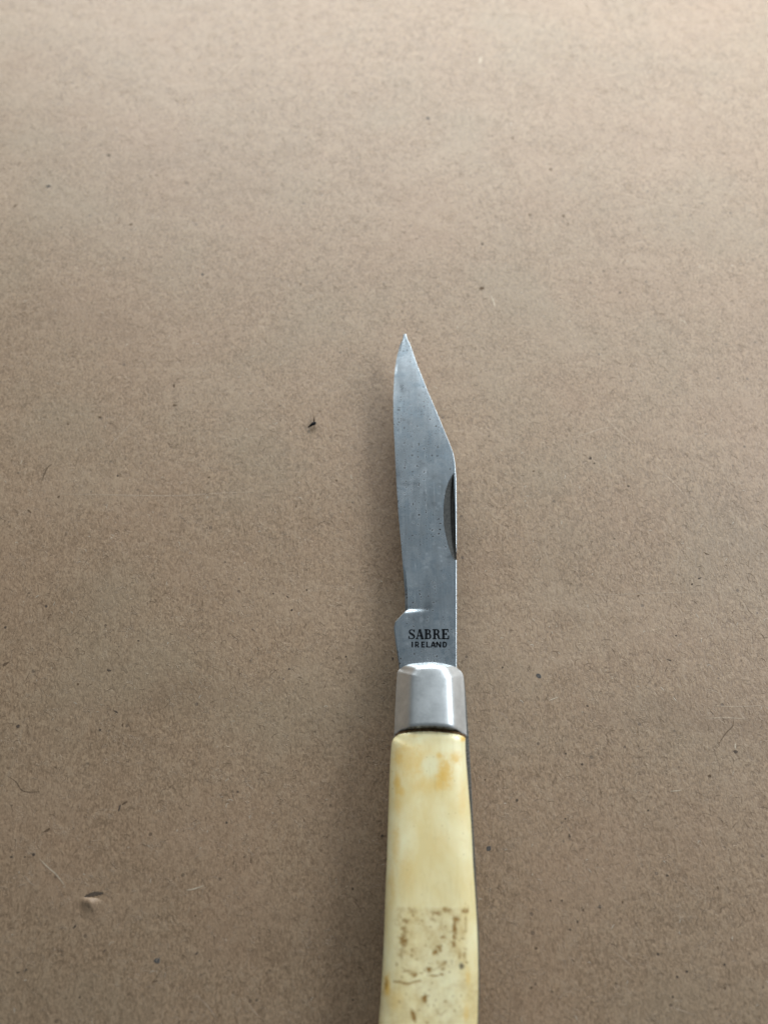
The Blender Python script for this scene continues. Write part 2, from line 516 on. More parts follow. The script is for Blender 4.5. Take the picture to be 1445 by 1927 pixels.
# S
sp_ = smooth_pts([(474, 712), (464, 692), (440, 684), (413, 693), (405, 714), (416, 736), (444, 752), (470, 772), (474, 798), (452, 817), (424, 817), (404, 806), (395, 786)], 30)
stroke([tuple(p) for p in sp_], [10 + 18 * math.exp(-((i - 14.5) / 6.5) ** 2) for i in range(30)])
stroke([(477, 678), (477, 724)], 11); stroke([(395, 776), (395, 824)], 11)
# A
stroke([(556, 676), (515, 820)], 13); stroke([(558, 676), (600, 820)], 29); stroke([(530, 776), (588, 776)], 13)
stroke([(496, 819), (537, 819)], 13); stroke([(574, 819), (620, 819)], 13)
# B
stroke([(657, 676), (657, 824)], 30); stroke([(628, 682), (660, 682)], 13); stroke([(628, 818), (660, 818)], 13)
stroke([(657, 682), (684, 682)] + arc(684, 713, 26, 31, -80, 80) + [(657, 745)], [13, 13] + [13 + 11 * math.sin(math.pi * i / 8) for i in range(9)] + [13])
stroke([(657, 747), (690, 747)] + arc(690, 782, 30, 35, -80, 80) + [(657, 818)], [13, 13] + [13 + 12 * math.sin(math.pi * i / 8) for i in range(9)] + [13])
# R
stroke([(783, 676), (783, 824)], 30); stroke([(752, 682), (786, 682)], 13); stroke([(752, 818), (812, 818)], 13)
stroke([(783, 682), (812, 682)] + arc(812, 714, 28, 32, -80, 80) + [(783, 748)], [13, 13] + [13 + 12 * math.sin(math.pi * i / 8) for i in range(9)] + [13])
stroke([(815, 746), (836, 768), (848, 818)], 25); stroke([(845, 818), (882, 818)], 13)
# E
stroke([(916, 674), (916, 824)], 32); stroke([(888, 681), (990, 681)], 14); stroke([(888, 818), (996, 818)], 14)
stroke([(985, 676), (985, 718)], 13); stroke([(920, 747), (962, 747)], 14); stroke([(962, 726), (962, 768)], 12)
stroke([(991, 824), (996, 770)], 15)
# IRELAND
stroke([(446, 863), (446, 951)], 21)
stroke([(496, 863), (496, 951)], 18); stroke([(496, 872), (520, 872)] + arc(520, 893, 20, 21, -80, 80, 7) + [(496, 914)], 15); stroke([(520, 914), (543, 951)], 17)
stroke([(592, 863), (592, 951)], 18); stroke([(590, 871), (636, 871)], 15); stroke([(590, 906), (630, 906)], 14); stroke([(590, 943), (638, 943)], 15)
stroke([(666, 863), (666, 951)], 18); stroke([(664, 943), (716, 943)], 16)
stroke([(760, 863), (730, 951)], 17); stroke([(762, 863), (794, 951)], 19); stroke([(740, 925), (784, 925)], 14)
stroke([(816, 863), (816, 951)], 17); stroke([(816, 866), (872, 948)], 18); stroke([(872, 863), (872, 951)], 17)
stroke([(914, 863), (914, 951)], 18); stroke([(914, 871), (932, 871)] + arc(932, 907, 27, 36, -80, 80, 9) + [(914, 943)], 17)

def stroke_quads(pts, ws):
    p = np.array(pts, float)
    d = np.gradient(p, axis=0)
    d /= np.linalg.norm(d, axis=1)[:, None] + 1e-9
    nrm = np.stack([-d[:, 1], d[:, 0]], 1)
    ww = np.array(ws)[:, None] * 0.5
    return p + nrm * ww, p - nrm * ww
def build_letters(z_lo, z_hi, grow=1.0):
    V, F = [], []
    for pts, ws in ST:
        Lp, Rp = stroke_quads(pts, [x * grow for x in ws])
        b0 = len(V)
        m_ = len(Lp)
        for zz in (z_lo, z_hi):
            for q in (Lp, Rp):
                for x, y in q:
                    V.append(unp(720 + x / 8.028, 1100 + y / 8.028, ZB1) * np.array([1, 1, 0]) + np.array([0, 0, zz]))
        A = lambda s, z, i: b0 + (2 * z + s) * m_ + i
        for i in range(m_ - 1):
            F.append((A(0, 0, i), A(0, 0, i + 1), A(1, 0, i + 1), A(1, 0, i)))
            F.append((A(0, 1, i), A(1, 1, i), A(1, 1, i + 1), A(0, 1, i + 1)))
            F.append((A(0, 0, i), A(0, 1, i), A(0, 1, i + 1), A(0, 0, i + 1)))
            F.append((A(1, 0, i), A(1, 0, i + 1), A(1, 1, i + 1), A(1, 1, i)))
        for i in (0, m_ - 1):
            F.append((A(0, 0, i), A(1, 0, i), A(1, 1, i), A(0, 1, i)))
    return V, F
V, F = build_letters(ZB1 - 0.00014, ZB1 + 0.0003, 1.34)
cut = new_obj('cutter', V, F, M['blade'], knife, origin=KO)
fix_normals(cut.data)
boolean_cut(blade, cut, True)
V, F = build_letters(ZB1 - 0.0004, ZB1 - 0.00009, 1.12)
lett = new_obj('stamped_lettering', V, F, M['stamp'], blade, origin=KO)
lett['label'] = 'black stamped words SABRE IRELAND on the tang'
fix_normals(lett.data)
sharpen(blade.data, 16)

# ---- handle layers. Outlines as (left, right) lists from the bolster front to the hidden end
left_px = [(747.5, 1266), (744.5, 1320), (741.5, 1384), (736.5, 1400), (733, 1463), (730, 1552), (728, 1610), (725, 1693), (722, 1781), (716, 1892), (713, 1927)]
right_px = [(869.5, 1266), (873.6, 1291), (877, 1353), (878, 1384), (876, 1400), (880, 1475), (886, 1552), (890, 1638), (894, 1671), (898, 1759), (899, 1848), (898, 1927)]
ZO = 6.7 * MM
Lb = poly(left_px, ZO); Rb = poly(right_px, ZO)
yb = Lb[-1, 1]
hid = np.array([[-0.0004, -0.006], [-0.0004, -0.012], [0.0006, -0.018], [0.0028, -0.0225], [0.0062, -0.0250]])
Lh = np.vstack([Lb, Lb[-1] + hid])
hidr = np.array([[-0.0004, -0.006], [-0.0011, -0.012], [-0.0020, -0.018], [-0.0042, -0.0228], [-0.0075, -0.0250]])
Rh = np.vstack([Rb, Rb[-1] + hidr])
# liner outline: flush on the left, a little proud on the right
ll_px = [(751, 1262), (748, 1275), (746, 1320), (743, 1384), (738, 1430), (733, 1552), (729, 1693), (724, 1781), (718, 1892), (715, 1927)]
lr_px = [(862, 1259.5), (871, 1268), (875, 1291), (879.5, 1353), (882, 1390), (885.5, 1450), (889.5, 1530), (893, 1600), (897, 1680), (901, 1760), (902.5, 1850), (901, 1927)]
Ll = np.vstack([poly(ll_px, ZL), poly(ll_px, ZL)[-1] + hid])
Lr = np.vstack([poly(lr_px, ZL), poly(lr_px, ZL)[-1] + hidr])

def slab(name, loop, z0, z1, mat, parent, bevel=0.0001):
    """closed plate from a plan loop with a small edge bevel"""
    loop = np.asarray(loop)
    n = len(loop)
    cen = loop.mean(0)
    nxt, prv = np.roll(loop, -1, 0), np.roll(loop, 1, 0)
    d = nxt - prv
    d /= np.linalg.norm(d, axis=1)[:, None] + 1e-12
    nr = np.stack([-d[:, 1], d[:, 0]], 1)
    if np.sum((cen - loop) * nr) < 0:
        nr = -nr
    ins = loop + nr * bevel
    V = [(*p, z0) for p in ins] + [(*p, z0 + bevel) for p in loop] + [(*p, z1 - bevel) for p in loop] + [(*p, z1) for p in ins]
    F = [(k * n + i, k * n + (i + 1) % n, (k + 1) * n + (i + 1) % n, (k + 1) * n + i) for k in range(3) for i in range(n)]
    F += [tuple(reversed(range(n))), tuple(3 * n + i for i in range(n))]
    o = new_obj(name, V, F, mat, parent, origin=KO)
    fix_normals(o.data)
    sharpen(o.data, 35)
    return o
lin_loop = np.vstack([smooth_pts(Ll, 70), smooth_pts(Lr, 70)[::-1]])
# raised front of the liner: bow between the two front corners
front = smooth_pts([Lr[0], unp(843, 1253.5, ZL)[:2], unp(815, 1249.5, ZL)[:2], unp(782, 1251, ZL)[:2], Ll[0]], 14)[1:-1]
lin_loop = np.vstack([lin_loop, front])
slab('liner', lin_loop, ZB1 + 0.00003, ZL, M['liner'], knife)
slab('liner', lin_loop, 3.2 * MM, ZB0 - 0.00003, M['liner'], knife)
# backspring along the right-hand side, between the liners, behind the blade's tang
spr_r = smooth_pts(Lr[4:] + np.array([-0.00003, 0]), 60)
spr_l = spr_r - np.array([0.0036, 0])
slab('backspring', np.vstack([spr_r, spr_l[::-1]]), ZB0, ZB1, M['spring'], knife)

def coons(top, bot, left, right, nu, nv):
    """top, bot: polylines left->right; left, right: polylines top->bottom. returns (nv, nu, 2)"""
    T_, B_ = smooth_pts(top, nu), smooth_pts(bot, nu)
    L_, R_ = smooth_pts(left, nv), smooth_pts(right, nv)
    T_[0] = L_[0]; T_[-1] = R_[0]; B_[0] = L_[-1]; B_[-1] = R_[-1]
    u = np.linspace(0, 1, nu)[None, :, None]
    v = np.linspace(0, 1, nv)[:, None, None]
    P = (1 - v) * T_[None] + v * B_[None] + (1 - u) * L_[:, None] + u * R_[:, None]
    P -= (1 - u) * (1 - v) * T_[0] + u * (1 - v) * T_[-1] + (1 - u) * v * B_[0] + u * v * B_[-1]
    return P, (T_, B_, L_, R_)
def dist_to(P, line):
    """distance from each grid point to a polyline"""
    sh = P.shape[:2]
    p = P.reshape(-1, 1, 2)
    a, b = line[:-1][None], line[1:][None]
    out = np.full(p.shape[0], 1e9)
    ab = b - a
    L2 = (ab ** 2).sum(-1) + 1e-18
    for s in range(0, p.shape[0], 4000):
        q = p[s:s + 4000]
        t = np.clip(((q - a) * ab).sum(-1) / L2, 0, 1)
        out[s:s + 4000] = np.sqrt((((a + t[..., None] * ab) - q) ** 2).sum(-1)).min(1)
    return out.reshape(sh)
def rnd(s, p=2.2):
    s = np.clip(s, 0, 1)
    return (1 - (1 - s) ** p) ** (1 / p)
def shell(name, P, Zt, zb, mat, parent, flip=False):
    """height-field top over grid P, walled down to zb and closed underneath"""
    nv, nu = P.shape[:2]
    V = np.concatenate([P.reshape(-1, 2), Zt.reshape(-1, 1)], 1)
    F = [(j * nu + i, (j + 1) * nu + i, (j + 1) * nu + i + 1, j * nu + i + 1) for j in range(nv - 1) for i in range(nu - 1)]
    ring = [i for i in range(nu)] + [j * nu + nu - 1 for j in range(1, nv)] + [(nv - 1) * nu + i for i in range(nu - 2, -1, -1)] + [j * nu for j in range(nv - 2, 0, -1)]
    b0 = len(V)
    Vb = V[ring].copy(); Vb[:, 2] = zb
    V = np.vstack([V, Vb])
    m_ = len(ring)
    for k in range(m_):
        F.append((ring[k], ring[(k + 1) % m_], b0 + (k + 1) % m_, b0 + k))
    F.append(tuple(b0 + k for k in range(m_)))
    o = new_obj(name, V, F, mat, parent, origin=KO)
    fix_normals(o.data)
    sharpen(o.data, 40)
    return o

# ---- bolster (upper and lower)
cl = unp(752, 1258.5, ZO)[:2]; cr = unp(866, 1261.5, ZO)[:2]
b_top = [cl, unp(766, 1252.5, ZO)[:2], unp(782, 1250, ZO)[:2], unp(815, 1248, ZO)[:2], unp(843, 1252.5, ZO)[:2], unp(857, 1257, ZO)[:2], cr]
b_left = [cl, unp(748.5, 1263, ZO)[:2], unp(747, 1272, ZO)[:2], unp(744.5, 1320, ZO)[:2], unp(742, 1383, ZO)[:2]]
b_right = [cr, unp(870.5, 1268, ZO)[:2], unp(873, 1283, ZO)[:2], unp(876.5, 1345, ZO)[:2], unp(878.5, 1386, ZO)[:2]]
b_bot = [b_left[-1], unp(760, 1375, ZO)[:2], unp(785, 1372, ZO)[:2], unp(812, 1371.5, ZO)[:2], unp(845, 1374.5, ZO)[:2], unp(865, 1379, ZO)[:2], b_right[-1]]
P, (T_, B_, L_, R_) = coons(b_top, b_bot, b_left, b_right, 84, 90)
dL, dR, dT, dB = dist_to(P, L_), dist_to(P, R_), dist_to(P, T_), dist_to(P, B_)
wid = (dL + dR)
def soft(*fs, k=0.15):
    return -k * np.log(sum(np.exp(-f / k) for f in fs))
prof_ = soft(0.05 + 1.22 * dL / 0.0027, 0.05 + 1.22 * dR / 0.0027, 0.40 + 1.50 * dT / 0.0018, np.full_like(dL, 1.16))
HB = 9.85 * MM - ZL
crown = 1 - 0.20 * ((dL - dR) / (wid + 1e-9)) ** 2
Zt = ZL + HB * prof_ * crown * (0.84 + 0.16 * rnd((dB + 0.00003) / 0.0008, 2.0))
bol = shell('bolster', P, Zt, ZL + 0.00002, M['bolster'], knife)
g = np.array([sstep(0.0004, 0.0001, d) for d in dB.ravel()])  # painted band where the bolster edge mirrors dark
gn = np.array([mnoise.noise(Vector((p[0] * 1500, p[1] * 900, 0))) for p in P.reshape(-1, 2)])
g = np.clip(g * (0.75 + 0.6 * gn), 0, 1)
at = bol.data.attributes.new('joint_dark', 'FLOAT', 'POINT')
at.data.foreach_set('value', np.concatenate([g, np.zeros(len(bol.data.vertices) - len(g))]))
lowz = 0.00004
def lower(name, P, prof, mat):
    zz = 3.2 * MM - 0.0005 - (3.2 * MM - 0.0005 - lowz) * prof
    return shell(name, P, zz, 3.2 * MM - 0.00002, mat, knife)
lower('bolster', P, prof_ * crown, M['bolster'])

# ---- bone scales
yj = 1389.0
s_left = [unp(743, yj - 2, ZO)[:2]] + [unp(x, y, ZO)[:2] for x, y in [(738.8, 1393), (736.6, 1402), (735.2, 1418), (733, 1463), (730, 1552), (727.8, 1620), (725, 1693), (722, 1781), (716, 1892), (713, 1927)]]
s_right = [unp(875.5, yj + 1, ZO)[:2]] + [unp(x, y, ZO)[:2] for x, y in [(875.3, 1398), (875.8, 1420), (880, 1475), (886, 1552), (890, 1630), (894, 1690), (898, 1765), (899.3, 1848), (898, 1927)]]
s_left = np.vstack([s_left, s_left[-1] + hid]); s_right = np.vstack([s_right, s_right[-1] + hidr])
s_top = [s_left[0], unp(752, 1383, ZO)[:2], unp(775, 1379.5, ZO)[:2], unp(810, 1378.5, ZO)[:2], unp(848, 1382, ZO)[:2], unp(866, 1385.5, ZO)[:2], s_right[0]]
s_bot = [s_left[-1], (s_left[-1] + s_right[-1]) / 2 + np.array([0, -0.0006]), s_right[-1]]
P, (T_, B_, L_, R_) = coons(s_top, s_bot, s_left, s_right, 112, 470)
dL, dR, dT, dB = dist_to(P, L_), dist_to(P, R_), dist_to(P, T_), dist_to(P, B_)
sidep = rnd(dL / 0.0047, 2.2) * rnd(dR / 0.0044, 2.2)
wid = dL + dR
crown = 1 - 0.07 * ((dL - dR) / (wid + 1e-9)) ** 2
endp = rnd((dB + 0.0001) / 0.004, 2.2)
chip = np.array([mnoise.noise(Vector((p[0] * 1800, p[1] * 1800, 5))) for p in P[0]])
frontp = 0.76 + 0.24 * rnd((dT + 0.00002 + 0.00008 * chip[None]) / 0.0011, 2.0)
HSc = ZTOP - ZL
wavy = np.array([mnoise.noise(Vector((p[0] * 180, p[1] * 90, 2))) for p in P.reshape(-1, 2)]).reshape(P.shape[:2])
Zt = ZL + 0.0008 + (HSc - 0.0008) * sidep * crown * endp * frontp + 0.00006 * wavy
scale_o = shell('bone_scale', P, Zt, ZL + 0.00002, M['bone'], knife)
scale_o['label'] = 'cream bone handle scale with amber and brown stains'

# stains, each traced to its place on the scale (zoom coordinates -> pixels -> surface)
vx = np.stack([P[..., 0].ravel(), P[..., 1].ravel(), Zt.ravel()], 1)
# project the surface back into photograph pixels to look the stains up
rel = vx - np.array(CAM)
cz = -(rel[:, 1] * (-_st) + rel[:, 2] * _ct)
cy = rel[:, 1] * _ct + rel[:, 2] * _st
PX = 722.5 + FPX * rel[:, 0] / cz
PY = 963.5 - FPX * cy / cz
wob1 = np.array([mnoise.noise(Vector((a * 0.16, b * 0.16, 1))) + 0.6 * mnoise.noise(Vector((a * 0.45, b * 0.45, 7))) for a, b in zip(PX, PY)])
wob2 = np.array([mnoise.noise(Vector((a * 0.16, b * 0.16, 31))) + 0.6 * mnoise.noise(Vector((a * 0.45, b * 0.45, 47))) for a, b in zip(PX, PY)])
wobL = np.array([mnoise.noise(Vector((a * 0.05, b * 0.05, 11))) for a, b in zip(PX, PY)])
def blob(arr, x, y, rx, ry, s, soft=0.5, wob=0.35, rot=0.0):
    dx = PX - x
    dy = PY - y
    c_, s_ = math.cos(rot), math.sin(rot)
    u = (dx * c_ + dy * s_) / rx + wob * wob1
    v = (-dx * s_ + dy * c_) / ry + wob * wob2
    d = np.sqrt(u * u + v * v)
    t = np.clip((1 + soft - d) / (2 * soft), 0, 1)
    np.maximum(arr, s * t * t * (3 - 2 * t), out=arr)
Z3 = lambda x, y: (640 + x / 4.5156, 1220 + y / 4.5156)
Z4 = lambda x, y: (640 + x / 4.5156, 1560 + y / 4.5156)
K = 1 / 4.5156
amber, brown, tan, pale, black = [np.zeros(len(PX)) for _ in range(5)]
for x, y, rx, ry, s in [(600, 960, 130, 120, .32), (880, 1060, 70, 120, .55), (500, 930, 45, 70, .50), (975, 930, 45, 50, .48), (485, 1150, 25, 100, .5),
                        (850, 1160, 60, 50, .45), (515, 1215, 28, 40, .5), (720, 1160, 120, 60, .20), (840, 915, 25, 25, .5), (560, 860, 90, 40, .3),
                        (1045, 770, 25, 25, .6), (470, 1650, 25, 150, .35), (490, 1330, 30, 110, .25), (1040, 1260, 30, 130, .25), (620, 740, 40, 20, .25)]:
    blob(amber, *Z3(x, y), rx * K, ry * K, min(1, s * 1.5), 0.85, 0.4)
for x, y, rx, ry, s in [(470, 110, 35, 150, .40), (400, 1330, 24, 80, .85), (470, 1440, 60, 80, .30), (1085, 1260, 18, 60, .4), (1070, 1560, 20, 70, .4), (900, 120, 120, 120, .12),
                        (560, 350, 60, 140, .2), (440, 480, 25, 160, .3)]:
    blob(amber, *Z4(x, y), rx * K, ry * K, min(1, s * 1.25), 0.8, 0.4)
blob(pale, *Z3(765, 1000), 72 * K, 82 * K, .85, 0.45, 0.15)
# residue patch with a straight upper border
bx0, by0 = Z4(455, 662); bx1, by1 = Z4(1095, 1260)
inside = np.clip((PX - bx0 + 7 * wob1 + 6 * wobL) / 14, 0, 1) * np.clip((bx1 - PX + 5 * wob1) / 10, 0, 1) * np.clip((PY - by0 + 2.5 * wob2 + 5 * wobL) / 5, 0, 1) * np.clip((by1 - PY + 20 * wobL) / 30, 0, 1)
tan += inside * np.clip(0.46 + 0.60 * wobL + 0.30 * wob1, 0.08, 0.95)
for x, y, rx, ry, s in [(550, 1120, 50, 60, .5), (900, 900, 140, 150, .35), (600, 700, 60, 30, .4)]:
    blob(tan, *Z4(x, y), rx * K, ry * K, s, 0.8, 0.4)
low = np.clip((PY - by1 + 12) / 30, 0, 1) * np.clip(0.28 + 0.6 * wobL + 0.3 * wob2, 0, 0.7)
tan = np.maximum(tan, low)
sp_list = [(610, 700, 34, 22, .35), (560, 780, 32, 18, .6), (545, 860, 22, 34, .6), (540, 950, 26, 52, .75), (520, 1060, 14, 46, .45), (820, 715, 38, 18, .55), (900, 690, 36, 18, .6),
           (790, 770, 18, 16, .4), (990, 765, 22, 18, .9), (972, 860, 18, 80, .75), (965, 980, 18, 28, .7), (890, 830, 12, 8, .8), (1050, 700, 18, 16, .9), (1080, 695, 14, 14, .9),
           (1066, 800, 6, 80, .45), (870, 920, 22, 12, .7), (840, 1005, 18, 22, .8), (808, 1045, 22, 20, .8), (855, 1035, 14, 12, .7), (610, 1030, 10, 12, .7), (604, 1080, 12, 10, .6),
           (650, 1110, 14, 12, .4), (890, 1135, 16, 14, .7), (870, 1190, 18, 10, .7), (750, 1195, 25, 18, .9), (628, 1240, 24, 16, .95), (690, 1225, 14, 7, .8), (570, 1210, 40, 6, .6),
           (800, 1247, 42, 8, .75), (858, 1235, 18, 7, .7), (1055, 1070, 12, 46, .5), (1015, 1080, 10, 18, .5), (1075, 1135, 10, 8, .8), (718, 1440, 24, 38, .95),
           (780, 1310, 9, 9, .5), (760, 1365, 12, 6, .5), (960, 1420, 8, 8, .5), (890, 1465, 14, 5, .6), (670, 1540, 9, 7, .6), (740, 1645, 12, 12, .6), (1085, 690, 10, 30, .3),
           (480, 1150, 10, 16, .5), (1040, 930, 14, 10, .6), (930, 1215, 9, 9, .6), (390, 1320, 12, 40, .6)]
for x, y, rx, ry, s in sp_list:
    blob(brown, *Z4(x, y), max(rx * K, 1.7), max(ry * K, 1.7), min(1, s * 1.2), 0.7, 0.85)
blob(brown, *Z4(622, 1588), 18 * K, 58 * K, .85, 0.4, 0.3, rot=-0.28)
def line_stain(pts, w, s):
    for (xa, ya), (xb, yb_) in zip(pts[:-1], pts[1:]):
        nseg = max(2, int(math.hypot(xb - xa, yb_ - ya) / 9))
        for t in np.linspace(0, 1, nseg):
            blob(brown, *Z4(xa + (xb - xa) * t, ya + (yb_ - ya) * t), w * K, w * K, s, 0.5, 0.3)
line_stain([(460, 1298), (520, 1305), (570, 1320), (630, 1300), (680, 1290)], 9, .75)
line_stain([(815, 1530), (835, 1570), (858, 1580), (895, 1545)], 9, .45)
line_stain([(530, 1180), (560, 1208), (620, 1225)], 7, .5)
line_stain([(740, 1225), (830, 1180), (900, 1130)], 9, .35)
blob(black, *Z4(1030, 1165), 21 * K, 24 * K, .85, 0.5, 0.5)
for k in range(70):
    x, y = random.uniform(470, 1090), random.uniform(670, 1560)
    r_ = random.uniform(5, 10)
    blob(brown, *Z4(x, y), r_ * K, r_ * K * random.uniform(.6, 1.5), random.uniform(.25, .6), 0.5, 0.4)
npad = len(scale_o.data.vertices) - len(PX)
for nm, arr in (('amber', amber), ('brown', brown), ('tan', tan), ('pale', pale), ('black', black)):
    at = scale_o.data.attributes.new(nm, 'FLOAT', 'POINT')
    at.data.foreach_set('value', np.concatenate([np.clip(arr, 0, 1), np.zeros(npad)]))
Ps = P[::4, ::2]
lower('bone_scale', Ps, (sidep * crown * endp * frontp)[::4, ::2], M['bone'])
# dark brown strip filling the groove between bolster and scale
jl, jr = unp(744, 1384, ZO)[:2], unp(876, 1387, ZO)[:2]
V, F = [], []
NJ = 60
for i in range(NJ):
    t = i / (NJ - 1)
    c0 = np.array(jl) * (1 - t) + np.array(jr) * t + np.array([0, 0.00105 * (1 - (2 * t - 1) ** 2)])
    top = ZL + 0.0003 + (ZTOP - ZL - 0.00085) * float(rnd(np.array(min(t, 1 - t) * 0.0125 / 0.0042), 2.2))
    wv = 0.00008 * mnoise.noise(Vector((t * 30, 0, 0)))
    for dy, zz in ((0.0002, ZL + .00002), (0.0002, top + wv), (-0.00045, top - 0.00012 + wv), (-0.00045, ZL + .00002)):
        V.append((c0[0], c0[1] + dy, zz))
F = [(k * 4 + i, k * 4 + (i + 1) % 4, (k + 1) * 4 + (i + 1) % 4, (k + 1) * 4 + i) for k in range(NJ - 1) for i in range(4)]
F += [(0, 1, 2, 3), tuple((NJ - 1) * 4 + i for i in (3, 2, 1, 0))]
jg = new_obj('joint_filler', V, F, M['joint_dark'], knife, origin=KO)
fix_normals(jg.data)

# ------------------------------------------------------------------ flecks pressed into the board
def fleck(px, py, rx, ry, rot, mat, name='fleck'):
    c = unp(px, py, 0)
    s = np.linalg.norm(unp(px + 1, py, 0) - c)
    n = 8
    rx, ry = rx * 0.88, ry * 0.88
    gz = ground_z(c[0], c[1])
    V = []
    for k, (zz, sc) in enumerate(((-0.00003, 1.0), (0.00003, 0.9))):
        for i in range(n):
            a = 2 * math.pi * i / n
            j = 0.75 + 0.5 * random.Random(int(px * 7 + py * 13 + i)).random()
            x, y = rx * s * sc * j * math.cos(a), ry * s * sc * j * math.sin(a)
            V.append((c[0] + x * math.cos(rot) - y * math.sin(rot), c[1] + x * math.sin(rot) + y * math.cos(rot), gz + zz))
    F = [tuple(reversed(range(n))), tuple(n + i for i in range(n))] + [(i, (i + 1) % n, n + (i + 1) % n, n + i) for i in range(n)]
    return new_obj(name, V, F, M[mat], card)
